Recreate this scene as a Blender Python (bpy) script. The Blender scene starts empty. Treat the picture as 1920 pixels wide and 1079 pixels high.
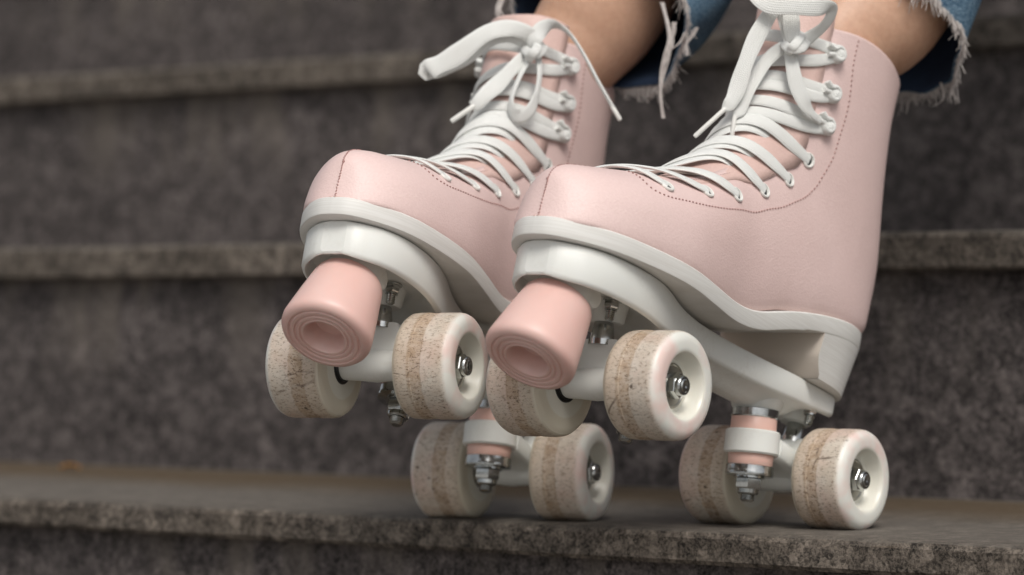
import bpy, bmesh, math, random
import numpy as np
from mathutils import Matrix, Vector
random.seed(4)
scene = bpy.context.scene
COL = scene.collection
R = math.radians

# ---------------------------------------------------------------- camera
def rz(a): c, s = math.cos(a), math.sin(a); return np.array([[c,-s,0],[s,c,0],[0,0,1.]])
def ry(a): c, s = math.cos(a), math.sin(a); return np.array([[c,0,s],[0,1,0],[-s,0,c]])
def rx(a): c, s = math.cos(a), math.sin(a); return np.array([[1,0,0],[0,c,-s],[0,s,c]])
def to4(M, loc):
    m = Matrix.Identity(4)
    for i in range(3):
        for j in range(3): m[i][j] = float(M[i][j])
        m[i][3] = float(loc[i])
    return m
CAM = rz(.64635) @ rx(.00801) @ ry(.00061)
cd = bpy.data.cameras.new('camera'); cam = bpy.data.objects.new('camera', cd); COL.objects.link(cam)
cam.matrix_world = to4(np.stack([CAM[:,0], CAM[:,2], -CAM[:,1]], 1), (.79319, -1.49268, .12342))
cd.sensor_width = 36; cd.lens = 5935.73 * 36 / 1920
cd.clip_start = .05; cd.clip_end = 200
cd.dof.use_dof = True; cd.dof.focus_distance = 1.715; cd.dof.aperture_fstop = 6.3
scene.camera = cam

# ---------------------------------------------------------------- sky, sun, exposure
w = bpy.data.worlds.new("World"); scene.world = w; w.use_nodes = True
nt = w.node_tree; bg = nt.nodes['Background']
sky = nt.nodes.new('ShaderNodeTexSky'); sky.sky_type = 'NISHITA'; sky.sun_disc = False
SUN_EL, SUN_AZ = R(52), R(128)          # azimuth clockwise from +Y
sky.sun_elevation = SUN_EL; sky.sun_rotation = SUN_AZ; sky.air_density = 1.0; sky.dust_density = 4
hs = nt.nodes.new('ShaderNodeHueSaturation'); hs.inputs['Saturation'].default_value = .25
nt.links.new(sky.outputs[0], hs.inputs['Color']); nt.links.new(hs.outputs[0], bg.inputs['Color'])
bg.inputs['Strength'].default_value = .10
sl = bpy.data.lights.new('sun', 'SUN'); sl.energy = 1.7; sl.angle = R(24); sl.color = (1, .96, .9)
so = bpy.data.objects.new('sun', sl); COL.objects.link(so)
sd = Vector((math.sin(SUN_AZ)*math.cos(SUN_EL), math.cos(SUN_AZ)*math.cos(SUN_EL), math.sin(SUN_EL)))
so.rotation_euler = sd.to_track_quat('Z', 'Y').to_euler(); so.location = (2, -2, 4)
scene.view_settings.view_transform = 'Standard'; scene.view_settings.look = 'None'
scene.view_settings.exposure = 0.14; scene.view_settings.gamma = 1

# ---------------------------------------------------------------- materials
class NT:
    def __init__(s, name):
        s.m = bpy.data.materials.new(name); s.m.use_nodes = True; s.t = s.m.node_tree
        s.b = s.t.nodes['Principled BSDF']; s.co = None
    def n(s, typ, **k):
        o = s.t.nodes.new(typ)
        for a, v in k.items(): setattr(o, a, v)
        return o
    def l(s, a, b): s.t.links.new(a, b)
    def coord(s, scale=(1,1,1), which='Object'):
        tc = s.n('ShaderNodeTexCoord'); mp = s.n('ShaderNodeMapping'); mp.inputs['Scale'].default_value = scale
        s.l(tc.outputs[which], mp.inputs[0]); return mp.outputs[0]
    def noise(s, scale, detail=4, rough=.5, vec=None, dist=0):
        o = s.n('ShaderNodeTexNoise'); o.inputs['Scale'].default_value = scale; o.inputs['Detail'].default_value = detail
        o.inputs['Roughness'].default_value = rough; o.inputs['Distortion'].default_value = dist
        s.l(vec or s.coord(), o.inputs['Vector']); return o.outputs['Fac']
    def ramp(s, fac, stops, interp='LINEAR'):
        o = s.n('ShaderNodeValToRGB'); o.color_ramp.interpolation = interp; e = o.color_ramp.elements
        while len(e) < len(stops): e.new(.5)
        for i, (p, c) in enumerate(stops):
            e[i].position = p; e[i].color = (*c, 1) if not isinstance(c, (int, float)) else (c, c, c, 1)
        s.l(fac, o.inputs[0]); return o.outputs[0]
    def mix(s, fac, a, b, mode='MIX'):
        o = s.n('ShaderNodeMix', data_type='RGBA', blend_type=mode)
        for q, v in ((o.inputs[0], fac), (o.inputs[6], a), (o.inputs[7], b)):
            if isinstance(v, (int, float)): q.default_value = v
            elif isinstance(v, tuple): q.default_value = (*v, 1)
            else: s.l(v, q)
        return o.outputs[2]
    def math(s, op, a, b=None, clamp=False):
        o = s.n('ShaderNodeMath', operation=op, use_clamp=clamp)
        for q, v in ((o.inputs[0], a), (o.inputs[1], b)):
            if v is None: continue
            if isinstance(v, (int, float)): q.default_value = v
            else: s.l(v, q)
        return o.outputs[0]
    def bump(s, h, strength, dist=.001, prev=None):
        o = s.n('ShaderNodeBump'); o.inputs['Strength'].default_value = strength; o.inputs['Distance'].default_value = dist
        s.l(h, o.inputs['Height']); 
        if prev: s.l(prev, o.inputs['Normal'])
        s.l(o.outputs[0], s.b.inputs['Normal']); return o.outputs[0]
    def set(s, **k):
        for a, v in k.items():
            q = s.b.inputs[a.replace('_', ' ')]
            if isinstance(v, tuple): q.default_value = (*v, 1) if len(v) == 3 else v
            elif isinstance(v, (int, float)): q.default_value = v
            else: s.l(v, q)
        return s
M = {}
def leather(name, c1, c2):
    k = NT(name); n = k.noise(9, 3)
    fine = k.noise(700, 3, .6)
    k.set(Base_Color=k.mix(.06, k.ramp(n, [(.3, c1), (.7, c2)]), k.ramp(fine, [(.35, (.35, .2, .17)), (.65, (.9, .75, .7))])), Roughness=k.ramp(n, [(.3, .42), (.7, .5)]), Specular_IOR_Level=.45)
    v = k.n('ShaderNodeTexVoronoi'); v.inputs['Scale'].default_value = 900; k.l(k.coord(), v.inputs['Vector'])
    b = k.bump(v.outputs['Distance'], .22, .0006); k.bump(k.noise(60, 4), .25, .0015, b)
    k.b.inputs['Subsurface Weight'].default_value = .0
    return k.m
M['pink'] = leather('pink_leather', (.71, .525, .495), (.77, .585, .555))
M['tongue'] = leather('tongue_leather', (.63, .44, .39), (.68, .48, .43))
k = NT('raw_edge'); k.set(Base_Color=(.74, .52, .42), Roughness=.8); M['edge'] = k.m
k = NT('boot_lining'); k.set(Base_Color=(.68, .47, .42), Roughness=.9); M['lining'] = k.m
k = NT('stitch_thread'); k.set(Base_Color=(.36, .20, .18), Roughness=.8); M['stitch'] = k.m
def plastic(name, col, rough=.38, sss=.08, dirt=.25):
    k = NT(name); n = k.noise(25, 6, .6); n2 = k.noise(420, 3, .7)
    d = k.math('MULTIPLY', k.ramp(n, [(.5, 0.), (.75, 1.)]), k.ramp(n2, [(.45, .2), (.65, 1.)]))
    k.set(Base_Color=k.mix(k.math('MULTIPLY', d, dirt), col, (.35, .29, .22)), Roughness=k.ramp(n, [(.3, rough-.05), (.7, rough+.1)]))
    k.b.inputs['Subsurface Weight'].default_value = sss; k.b.inputs['Subsurface Radius'].default_value = (.01, .008, .006); k.b.inputs['Subsurface Scale'].default_value = .3
    k.bump(n2, .05, .0004); return k.m
M['white'] = plastic('white_plastic', (.72, .725, .69))
M['sole'] = plastic('sole_white', (.70, .68, .63), .5, 0, .18)
def sole_side():
    k = NT('stacked_sole'); z = k.coord((1, 1, 1))
    nz = k.noise(1, 3, .5, k.coord((25, 25, 1100)))
    k.set(Base_Color=k.mix(k.ramp(nz, [(.4, 0.), (.62, 1.)]), (.71, .70, .67), (.65, .635, .60)), Roughness=.5)
    k.bump(nz, .12, .0005); return k.m
M['sole'] = sole_side()
k = NT('heel_breast'); k.set(Base_Color=(.60, .53, .46), Roughness=.55); k.bump(k.noise(300, 3), .08, .0005); M['breast'] = k.m
k = NT('toe_stop_rubber'); n = k.noise(30, 4)
k.set(Base_Color=k.ramp(n, [(.3, (.68, .43, .38)), (.7, (.73, .50, .45))]), Roughness=.42); k.b.inputs['Subsurface Weight'].default_value = .25
k.b.inputs['Subsurface Radius'].default_value = (.02, .006, .004); k.b.inputs['Subsurface Scale'].default_value = .4; k.bump(k.noise(500, 2), .04, .0004); k.b.inputs['Subsurface Weight'].default_value = .15; M['stop'] = k.m
k = NT('bushing_rubber'); k.set(Base_Color=(.72, .46, .39), Roughness=.4); k.b.inputs['Subsurface Weight'].default_value = .2
k.b.inputs['Subsurface Radius'].default_value = (.01, .004, .003); k.b.inputs['Subsurface Scale'].default_value = .4; M['bush'] = k.m
k = NT('zinc_steel'); n = k.noise(160, 4, .6); k.set(Base_Color=k.ramp(n, [(.3, (.38, .39, .385)), (.7, (.60, .61, .60))]), Metallic=1., Roughness=k.ramp(n, [(.3, .10), (.7, .24)])); M['steel'] = k.m
k = NT('dark_steel'); k.set(Base_Color=(.10, .10, .105), Metallic=1., Roughness=.3); M['dark'] = k.m
k = NT('bearing_shield'); k.set(Base_Color=(.34, .33, .30), Metallic=1., Roughness=.33); M['shield'] = k.m
k = NT('black_rubber_seal'); k.set(Base_Color=(.012, .012, .012), Roughness=.35); M['black'] = k.m
k = NT('eyelet_enamel'); k.set(Base_Color=(.78, .77, .73), Roughness=.3); M['enamel'] = k.m
k = NT('eyelet_hole'); k.set(Base_Color=(.03, .035, .035), Roughness=.5); M['hole'] = k.m
def lace_mat():
    k = NT('cotton_lace'); tc = k.n('ShaderNodeTexCoord'); sp = k.n('ShaderNodeSeparateXYZ'); k.l(tc.outputs['UV'], sp.inputs[0])
    a = k.math('ABSOLUTE', k.math('SUBTRACT', k.math('FRACT', k.math('MULTIPLY', sp.outputs[0], 4.)), .5))
    ph = k.math('ADD', k.math('MULTIPLY', sp.outputs[1], 5.0), k.math('MULTIPLY', a, 9.))
    s1 = k.math('SINE', ph); ribs = k.math('SINE', k.math('MULTIPLY', sp.outputs[0], 50.3))
    h = k.math('ADD', k.math('MULTIPLY', s1, .5), k.math('MULTIPLY', ribs, .5))
    fz = k.noise(900, 3, .7)
    k.set(Base_Color=k.mix(k.ramp(k.noise(60, 3), [(.45, 0.), (.8, .2)]), k.mix(k.math('MULTIPLY_ADD', h, .09), (.87, .88, .85), (.60, .60, .575)), (.62, .60, .56)), Roughness=.9, Specular_IOR_Level=.15)
    k.b.inputs['Sheen Weight'].default_value = .25
    b = k.bump(h, .45, .0004); k.bump(fz, .25, .0004, b); return k.m
M['lace'] = lace_mat()
k = NT('aglet_plastic'); k.set(Base_Color=(.74, .73, .69), Roughness=.4); k.bump(k.noise(1, 2, .5, k.coord((900, 900, 900))), .3, .0004); M['aglet'] = k.m
def wheel_mat(name, seed):
    k = NT(name); tc = k.n('ShaderNodeTexCoord'); sp = k.n('ShaderNodeSeparateXYZ'); k.l(tc.outputs['Object'], sp.inputs[0])
    x, y, z = sp.outputs
    r = k.math('SQRT', k.math('ADD', k.math('MULTIPLY', x, x), k.math('MULTIPLY', z, z)))
    of = k.n('ShaderNodeMapping'); k.l(tc.outputs['Object'], of.inputs[0]); of.inputs['Location'].default_value = (seed*.37, seed*.11, seed*.53)
    V = of.outputs[0]
    yj = k.math('ADD', y, k.math('MULTIPLY', k.math('SUBTRACT', k.noise(120, 3, .5, V), .5), .0025))
    tread = k.ramp(k.math('DIVIDE', r, .03), [(.925, 0.), (.955, 1.)])
    yn = k.math('ADD', k.math('MULTIPLY', yj, 25.), .5)      # 0..1 over 40 mm
    band = k.ramp(yn, [(.0, .42), (.30, .45), (.33, 1.), (.52, .95), (.545, .42), (.80, .50), (.86, .08)])
    sv = k.n('ShaderNodeMapping'); k.l(V, sv.inputs[0]); sv.inputs['Scale'].default_value = (1, .45, 1)
    spk = k.noise(900, 5, .8, sv.outputs[0]); grit = k.noise(240, 7, .8, sv.outputs[0]); big = k.noise(45, 4, .6, V)
    dirt = k.math('MULTIPLY', band, k.ramp(grit, [(.30, .35), (.65, 1.)]), True)
    dirt = k.math('MULTIPLY', k.math('ADD', dirt, k.math('MULTIPLY', k.ramp(big, [(.4, 0.), (.7, .6)]), .35), True), tread)
    clean = k.ramp(k.noise(38, 3, .55, V), [(.44, (.74, .735, .68)), (.62, (.74, .57, .52))])
    inner = k.ramp(k.math('MULTIPLY_ADD', y, 25.), [(.0, 1.), (.02, 0.)])
    outerface = k.mix(k.ramp(yn, [(.12, 0.), (.5, 1.)]), (.66, .61, .50), clean)
    hub = k.ramp(k.math('DIVIDE', r, .03), [(.60, 1.), (.64, 0.)])
    outerface = k.mix(hub, outerface, (.72, .70, .62))
    c = k.mix(dirt, outerface, k.ramp(k.noise(70, 5, .6, V), [(.3, (.30, .205, .125)), (.7, (.47, .36, .25))]))
    pink = k.math('MULTIPLY', tread, .45)
    c = k.mix(pink, c, k.mix(dirt, (.62, .53, .45), (.42, .31, .22)))
    spots = k.math('MULTIPLY', k.ramp(spk, [(.535, 0.), (.585, 1.)]), k.math('MULTIPLY', tread, k.ramp(band, [(.2, .35), (.8, .85)])))
    c = k.mix(spots, c, (.13, .08, .045))
    v = k.n('ShaderNodeTexVoronoi', feature='DISTANCE_TO_EDGE'); v.inputs['Scale'].default_value = 1
    mp = k.n('ShaderNodeMapping'); k.l(V, mp.inputs[0]); mp.inputs['Scale'].default_value = (26, 14, 26); k.l(mp.outputs[0], v.inputs['Vector'])
    crack = k.math('MULTIPLY', k.math('MULTIPLY', k.ramp(v.outputs['Distance'], [(.004, 1.), (.012, 0.)]), tread), k.ramp(big, [(.5, 0.), (.6, .7)]))
    c = k.mix(crack, c, (.09, .055, .035))
    vs = k.n('ShaderNodeTexVoronoi'); vs.inputs['Scale'].default_value = 95; k.l(V, vs.inputs['Vector'])
    pits = k.math('MULTIPLY', k.ramp(vs.outputs['Distance'], [(.07, 1.), (.13, 0.)]), k.math('MULTIPLY', tread, k.ramp(k.noise(140, 2, .5, V), [(.5, 0.), (.56, .85)])))
    c = k.mix(pits, c, (.06, .035, .02))
    k.set(Base_Color=c, Roughness=k.math('ADD', .33, k.math('MULTIPLY', dirt, .45), True))
    k.b.inputs['Subsurface Weight'].default_value = .12; k.b.inputs['Subsurface Radius'].default_value = (.01, .007, .005); k.b.inputs['Subsurface Scale'].default_value = .3
    b = k.bump(k.math('MULTIPLY', grit, tread), .35, .0008); k.bump(k.math('MULTIPLY', k.math('ADD', crack, pits), -1.), .6, .0006, b)
    return k.m
M['wheels'] = [wheel_mat('worn_wheel_urethane', i + 1) for i in range(8)]
def skin_mat():
    k = NT('skin'); n = k.noise(14, 4); f = k.noise(260, 4, .6)
    k.set(Base_Color=k.mix(.18, k.ramp(n, [(.3, (.50, .29, .19)), (.7, (.60, .37, .26))]), k.ramp(f, [(.35, (.30, .14, .08)), (.65, (.6, .38, .26))])), Roughness=.45, Specular_IOR_Level=.4)
    k.b.inputs['Subsurface Weight'].default_value = .12; k.b.inputs['Subsurface Radius'].default_value = (.02, .007, .004); k.b.inputs['Subsurface Scale'].default_value = .5
    k.bump(f, .15, .0008); return k.m
M['skin'] = skin_mat()
def denim():
    k = NT('denim'); n = k.noise(22, 5, .65); f = k.noise(1, 3, .6, k.coord((350, 350, 1600)))
    k.set(Base_Color=k.mix(k.ramp(f, [(.42, 0.), (.6, .5)]), k.ramp(n, [(.35, (.025, .055, .105)), (.65, (.085, .17, .26))]), (.30, .42, .50)), Roughness=.95, Specular_IOR_Level=.1)
    k.bump(f, .6, .001); return k.m
M['denim'] = denim()
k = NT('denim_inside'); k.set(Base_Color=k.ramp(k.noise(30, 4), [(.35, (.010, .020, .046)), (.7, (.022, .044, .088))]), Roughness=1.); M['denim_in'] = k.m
k = NT('cotton_fray'); k.set(Base_Color=k.ramp(k.noise(200, 3), [(.3, (.42, .38, .36)), (.7, (.62, .58, .55))]), Roughness=1.); M['fray'] = k.m
def granite(name, dark, mid, light, tread=False):
    k = NT(name); g = k.n('ShaderNodeNewGeometry'); V = g.outputs['Position']
    n1 = k.noise(520, 4, .75, V); n2 = k.noise(70, 6, .75, V); n3 = k.noise(9, 4, .6, V)
    wob = k.n('ShaderNodeVectorMath', operation='MULTIPLY_ADD'); nz = k.n('ShaderNodeTexNoise'); nz.inputs['Scale'].default_value = 160; k.l(V, nz.inputs['Vector'])
    k.l(nz.outputs['Color'], wob.inputs[0]); wob.inputs[1].default_value = (.009, .009, .009); k.l(V, wob.inputs[2]); VW = wob.outputs[0]
    def cells(sc, stops):
        v = k.n('ShaderNodeTexVoronoi'); v.inputs['Scale'].default_value = sc; k.l(VW, v.inputs['Vector'])
        q = k.n('ShaderNodeSeparateColor'); k.l(v.outputs['Color'], q.inputs[0]); return k.ramp(q.outputs[0], stops, 'CONSTANT')
    c = cells(300, [(0., dark), (.32, mid), (.62, tuple(a * .75 + b * .25 for a, b in zip(mid, light))), (.84, light)])
    c = k.mix(.42, c, cells(125, [(0., dark), (.36, mid), (.78, light)]))
    c = k.mix(.35, c, k.ramp(n2, [(.42, dark), (.5, mid), (.60, light)]))
    c = k.mix(.28, c, k.ramp(n1, [(.46, dark), (.54, light)]))
    c = k.mix(.8, c, k.ramp(n3, [(.3, .62), (.7, 1.25)]), 'MULTIPLY')
    if tread:    # dirt washed against the riser, grey walked-on strip in front
        sp = k.n('ShaderNodeSeparateXYZ'); k.l(V, sp.inputs[0])
        sn = k.n('ShaderNodeSeparateXYZ'); k.l(g.outputs['True Normal'], sn.inputs[0]); topm = k.ramp(sn.outputs[2], [(.5, 0.), (.8, 1.)])      # honed top, rough sawn edge
        yy = k.math('FRACT', k.math('DIVIDE', k.math('ADD', sp.outputs[1], 3.4607), .34607))
        yy = k.math('ADD', yy, k.math('MULTIPLY', k.math('SUBTRACT', k.noise(6, 4, .6, V), .5), .35))
        c = k.mix(k.ramp(yy, [(.04, 0.), (.12, .35), (.45, .2), (.6, 0.)]), c, (.17, .155, .14))
        c = k.mix(k.math('MULTIPLY', topm, .6), c, k.ramp(n2, [(.3, (.085, .074, .062)), (.7, (.15, .134, .115))]))
        c = k.mix(k.math('MULTIPLY', topm, k.ramp(yy, [(.42, 0.), (.72, .95)])), c, k.mix(.75, c, (.085, .054, .026)))
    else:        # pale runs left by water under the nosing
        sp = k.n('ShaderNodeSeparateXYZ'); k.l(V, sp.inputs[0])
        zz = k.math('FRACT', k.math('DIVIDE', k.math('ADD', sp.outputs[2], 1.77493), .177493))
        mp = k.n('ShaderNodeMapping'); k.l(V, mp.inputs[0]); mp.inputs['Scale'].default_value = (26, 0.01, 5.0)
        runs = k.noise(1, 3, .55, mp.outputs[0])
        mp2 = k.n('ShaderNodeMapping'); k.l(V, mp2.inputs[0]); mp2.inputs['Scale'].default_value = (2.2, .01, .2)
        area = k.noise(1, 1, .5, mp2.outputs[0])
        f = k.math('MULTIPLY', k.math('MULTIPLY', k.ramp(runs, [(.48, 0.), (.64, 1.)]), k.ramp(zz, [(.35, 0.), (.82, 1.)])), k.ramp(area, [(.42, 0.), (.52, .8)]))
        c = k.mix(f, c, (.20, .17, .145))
    k.set(Base_Color=c, Roughness=.8, Specular_IOR_Level=.3)
    b = k.bump(n2, .5, .003); k.bump(n1, .5, .0012, b); return k.m
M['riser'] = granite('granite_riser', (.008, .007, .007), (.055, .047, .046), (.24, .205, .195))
M['tread'] = granite('granite_tread', (.009, .0075, .006), (.070, .057, .046), (.30, .252, .208), True)

# ---------------------------------------------------------------- helpers (millimetres in, metres out)
MM = .001
def link(name, verts, faces, mats, parent=None, smooth=True, mi=None, uv=None, scale=MM, angle=40):
    me = bpy.data.meshes.new(name); me.from_pydata([tuple(float(c) * scale for c in v) for v in verts], [], [tuple(f) for f in faces]); me.update()
    for m in (mats if isinstance(mats, (list, tuple)) else [mats]): me.materials.append(m)
    if mi is not None: me.polygons.foreach_set('material_index', mi)
    if uv is not None:
        l = me.uv_layers.new(name='UVMap')
        for lp in me.loops: l.data[lp.index].uv = uv[lp.vertex_index]
    bm = bmesh.new(); bm.from_mesh(me); bmesh.ops.recalc_face_normals(bm, faces=bm.faces); bm.to_mesh(me); bm.free()
    o = bpy.data.objects.new(name, me); COL.objects.link(o)
    if parent: o.parent = parent
    if smooth:
        me.polygons.foreach_set('use_smooth', [True] * len(me.polygons))
        me.set_sharp_from_angle(angle=R(angle))
    return o
class MB:
    def __init__(s): s.v = []; s.f = []; s.mi = []; s.uv = []
    def add(s, v, f, m=0, uv=None):
        b = len(s.v); s.v += [tuple(map(float, q)) for q in v]; s.f += [tuple(i + b for i in q) for q in f]; s.mi += [m] * len(f)
        s.uv += list(uv) if uv is not None else [(0, 0)] * len(v)
    def build(s, name, mats, parent=None, **k):
        return link(name, s.v, s.f, mats, parent, mi=s.mi, uv=s.uv, **k)
    def rings(s, rings, cap=True, m=0, closed=False, uv=None, capm=None):
        n = len(rings[0]); v = [q for r in rings for q in r]; f = []
        N = len(rings)
        for i in range(N if closed else N - 1):
            for j in range(n):
                a, b = i * n + j, i * n + (j + 1) % n; c, d = ((i + 1) % N) * n + (j + 1) % n, ((i + 1) % N) * n + j
                f.append((a, b, c, d))
        s.add(v, f, m, uv)
        if cap and not closed:
            s.add(rings[0], [tuple(range(n))[::-1]], m if capm is None else capm); s.add(rings[-1], [tuple(range(n))], m if capm is None else capm)
def basis(ax):
    ax = np.array(ax, float); ax /= np.linalg.norm(ax)
    h = np.array([0, 0, 1.]) if abs(ax[2]) < .9 else np.array([1., 0, 0])
    a = np.cross(h, ax); a /= np.linalg.norm(a); return ax, a, np.cross(ax, a)
def lathe(mb, o, ax, prof, n=48, m=0, cap=True, hexa=False, a0=0):
    """prof: (t along axis, radius)"""
    ax, a, b = basis(ax); o = np.array(o, float); rs = []
    for t, r in prof:
        rs.append([o + ax * t + (a * math.cos(a0 + 2*math.pi*k/n) + b * math.sin(a0 + 2*math.pi*k/n)) * max(r, .01) for k in range(n)])
    mb.rings(rs, cap, m)
def smooth_path(P, it, fix=True):
    P = np.array(P, float)
    for _ in range(it):
        Q = P.copy(); Q[1:-1] = P[1:-1] * .5 + (P[:-2] + P[2:]) * .25; P = Q
    return P
def catmull(K, n):
    K = np.array(K, float); t = np.linspace(0, len(K) - 1, n); return np.array([cr(K, q) for q in t])
def ribbon(mb, P, W, width, th=1.3, m=0, v0=0.):
    """flat woven band along P, W = direction across its width"""
    P = np.array(P, float); W = np.array(W, float); n = len(P)
    T = np.gradient(P, axis=0); T /= np.linalg.norm(T, axis=1)[:, None] + 1e-9
    W = W - (W * T).sum(1)[:, None] * T; W /= np.linalg.norm(W, axis=1)[:, None] + 1e-9
    for i in range(1, n):
        if (W[i] * W[i-1]).sum() < 0: W[i] *= -1
    N = np.cross(T, W); L = np.concatenate([[0], np.cumsum(np.linalg.norm(np.diff(P, axis=0), axis=1))])
    cs = [(-1, 0), (-.9, .55), (-.62, .92), (-.3, 1), (0, .97), (.3, 1), (.62, .92), (.9, .55), (1, 0), (.9, -.55), (.5, -1), (0, -.97), (-.5, -1), (-.9, -.55)]
    width = np.broadcast_to(width, n)
    rings = []; uv = []
    for i in range(n):
        wd = width[i] / 2; t2 = th / 2 * (1 + .5 * max(0, (6 - width[i]) / 6))
        for a, b in cs: uv.append(((a + 1) / 2, (L[i] + v0) ))
        rings.append([P[i] + W[i] * a * wd + N[i] * b * t2 for a, b in cs])
    mb.rings(rings, False, m, uv=uv)
    c = len(cs); mb.add(rings[0], [tuple(range(c))[::-1]], m); mb.add(rings[-1], [tuple(range(c))], m)
def tag(o, label, cat, group=None, kind=None):
    o['label'] = label; o['category'] = cat
    if group: o['group'] = group
    if kind: o['kind'] = kind
    return o

# ---------------------------------------------------------------- stone stairs
T_, H_, O_ = .34607, .17749, .0149
def slab_jit(x, s): return .0006 * math.sin(x * 37 + s) + .0005 * math.sin(x * 91 + 2 * s) + random.uniform(-.0005, .0005)
for i in range(-4, 9):
    y0, z0 = i * T_, i * H_
    xs = [-4.2 + .012 * k for k in range(701)] if i in (0,) else [-4.2 + .03 * k for k in range(281)]
    th = .0262 if i else .0192
    mb = MB(); rings = []
    for x in xs:
        j = slab_jit(x, i); j2 = slab_jit(x, i + 9)
        rings.append([(x, y0 + T_ + O_ + .01, z0), (x, y0 + .006 + j, z0), (x, y0 + .0018 + j, z0 - .0012 + j2*.5), (x, y0 + j, z0 - .004), (x, y0 + j2, z0 - th + .0025), (x, y0 + .002 + j2, z0 - th), (x, y0 + T_ + O_ + .01, z0 - th)])
    mb.rings(rings, True)
    o = mb.build('step_tread', M['tread'], scale=1, angle=30)
    tag(o, ['granite stair tread slab'][0] + (', lowest in view, the wheels stand on it' if i == 0 else ', blurred nosing at mid height behind the skates' if i == 1 else ', dark blurred nosing near the top of the photo' if i == 2 else ' of the outdoor stairs beyond the frame'), 'stair tread', 'granite treads of the outdoor stairs', 'structure')
    mb = MB(); a, b = y0 + O_, y0 + O_ + .12; zt, zb = z0 - th - .0005, z0 - H_ - .002
    n = 140; rings = [[(-4.2 + 8.4 * k / n, a + random.uniform(-.0008, .0008), zt), (-4.2 + 8.4 * k / n, a + random.uniform(-.0008, .0008), zb), (-4.2 + 8.4 * k / n, b, zb), (-4.2 + 8.4 * k / n, b, zt)] for k in range(n + 1)]
    mb.rings(rings, True); o = mb.build('step_riser', M['riser'], scale=1)
    tag(o, 'rough speckled granite riser' + (' under the tread the wheels stand on' if i == 0 else ' right behind the rear wheels' if i == 1 else ' between the two upper nosings' if i == 2 else ' at the top of the photo' if i == 3 else ' of the outdoor stairs beyond the frame'), 'stair riser', 'granite risers of the outdoor stairs', 'structure')
mb = MB(); mb.add([(-30, -30, -4.5*H_), (30, -30, -4.5*H_), (30, -3.5*T_, -4.5*H_), (-30, -3.5*T_, -4.5*H_)], [(0, 1, 2, 3)])
k = NT('pale_bounce_paving'); k.set(Base_Color=k.ramp(k.noise(3, 5, .6), [(.35, (.36, .35, .33)), (.65, (.48, .47, .45))]), Roughness=.9)  # ground out of view, made pale so it bounces light onto the undersides
o = mb.build('ground', k.m, scale=1, smooth=False); tag(o, 'unseen grey paving below the stairs, made pale to bounce light up', 'ground', kind='structure')
for zc in []: pass

mb = MB(); k = NT('dry_leaf'); k.set(Base_Color=k.ramp(k.noise(300, 3), [(.35, (.30, .13, .02)), (.7, (.50, .25, .05))]), Roughness=.7)
lv = []
for i in range(15):
    t = i / 14; wd = .0055 * math.sin(math.pi * min(1, t * 1.05 + .02)) ** .7 + .0002
    lv.append([(-.008 + .016 * t, q * wd, .0012 + .002 * abs(q) + .0022 * math.sin(t * 3.1) + .0006 * math.sin(t * 20 + q)) for q in (-1, -.6, -.2, 0, .2, .6, 1)])
mb.add([p for r_ in lv for p in r_], [(i*7+j, i*7+j+1, (i+1)*7+j+1, (i+1)*7+j) for i in range(14) for j in range(6)])
leaf = mb.build('fallen_leaf', k.m, scale=1); leaf.location = (-.971, .273, .0004); leaf.rotation_euler = (0, 0, .9)
lm = leaf.modifiers.new('thickness', 'SOLIDIFY'); lm.thickness = .0003
tag(leaf, 'small dry orange leaf lying on the lowest tread, far left against the riser', 'leaf')

# ---------------------------------------------------------------- boot shape
# boot upper: sections from the sole line (B) to the instep ridge (T), millimetres in the skate's frame
# Bx Bz  Tx Tz  half width  [foot, heel, shaft] mix   hump
KEYS=[(271.5,66.5,269,90,0,0,0),(270.6,66.2,267.2,94.5,9,0,0),(267.2,66,262.5,99,16.5,0,0),(259.5,66,253.5,103,24.5,0,0),
(247.5,66,240.5,106.5,31,0,0),(230,66,222,111.5,36,.1,0),(205,66,198,118,39.5,.3,0),(180,65.5,175,124.5,41,.5,0),
(155,63,153,135.5,39.5,.7,0),(130,62.5,135,149,36.5,.85,0),(105,66,127.5,155,34.5,.95,0),(80,75,121,161.5,33.5,1,0),
(55,80,115.5,168,33,1,0),(30,86,111.5,175,33,1,0),(5,89,108,181.5,32.5,1,0),(-15,90.5,105,187,31.5,1.15,0),
(-30,93,102.5,192.5,31,1.5,0),(-39,104,100.5,198.5,31,1.85,0),(-42.5,123,98.5,205,31.5,2,0),(-40,145,96.5,211,31.5,2,0),
(-36,165,94,218,31.5,2,1),(-31.5,190,91.5,226,32,2,3),(-29,215,89.5,234,32.5,2,6),(-30.5,232,88.3,241,32.5,2,9),(-32,242,87.5,246,32.5,2,11)]
PROF=np.array([ # s, y for v = 0 .. 1 in tenths ; foot, heel, shaft
[(0,0),(0,.5),(.0,.93),(.12,1.0),(.3,.99),(.48,.955),(.64,.87),(.79,.73),(.905,.53),(.975,.28),(1,0)],
[(0,0),(0,.5),(.02,.90),(.13,1.0),(.3,1.0),(.48,.95),(.65,.85),(.80,.70),(.91,.50),(.977,.27),(1,0)],
[(0,0),(.012,.3),(.055,.58),(.15,.83),(.3,.97),(.46,1.0),(.64,.95),(.80,.81),(.92,.58),(.98,.31),(1,0)]],float)
def cr(P,t):
    P=np.asarray(P,float); n=len(P)-1; t=min(max(t,0),n-1e-9); i=int(t); f=t-i
    a=P[max(i-1,0)];b=P[i];c=P[i+1];d=P[min(i+2,n)]
    return .5*((2*b)+(-a+c)*f+(2*a-5*b+4*c-d)*f*f+(-a+3*b-3*c+d)*f**3)
NU=len(KEYS)-1
KA=np.array(KEYS,float)
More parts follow.
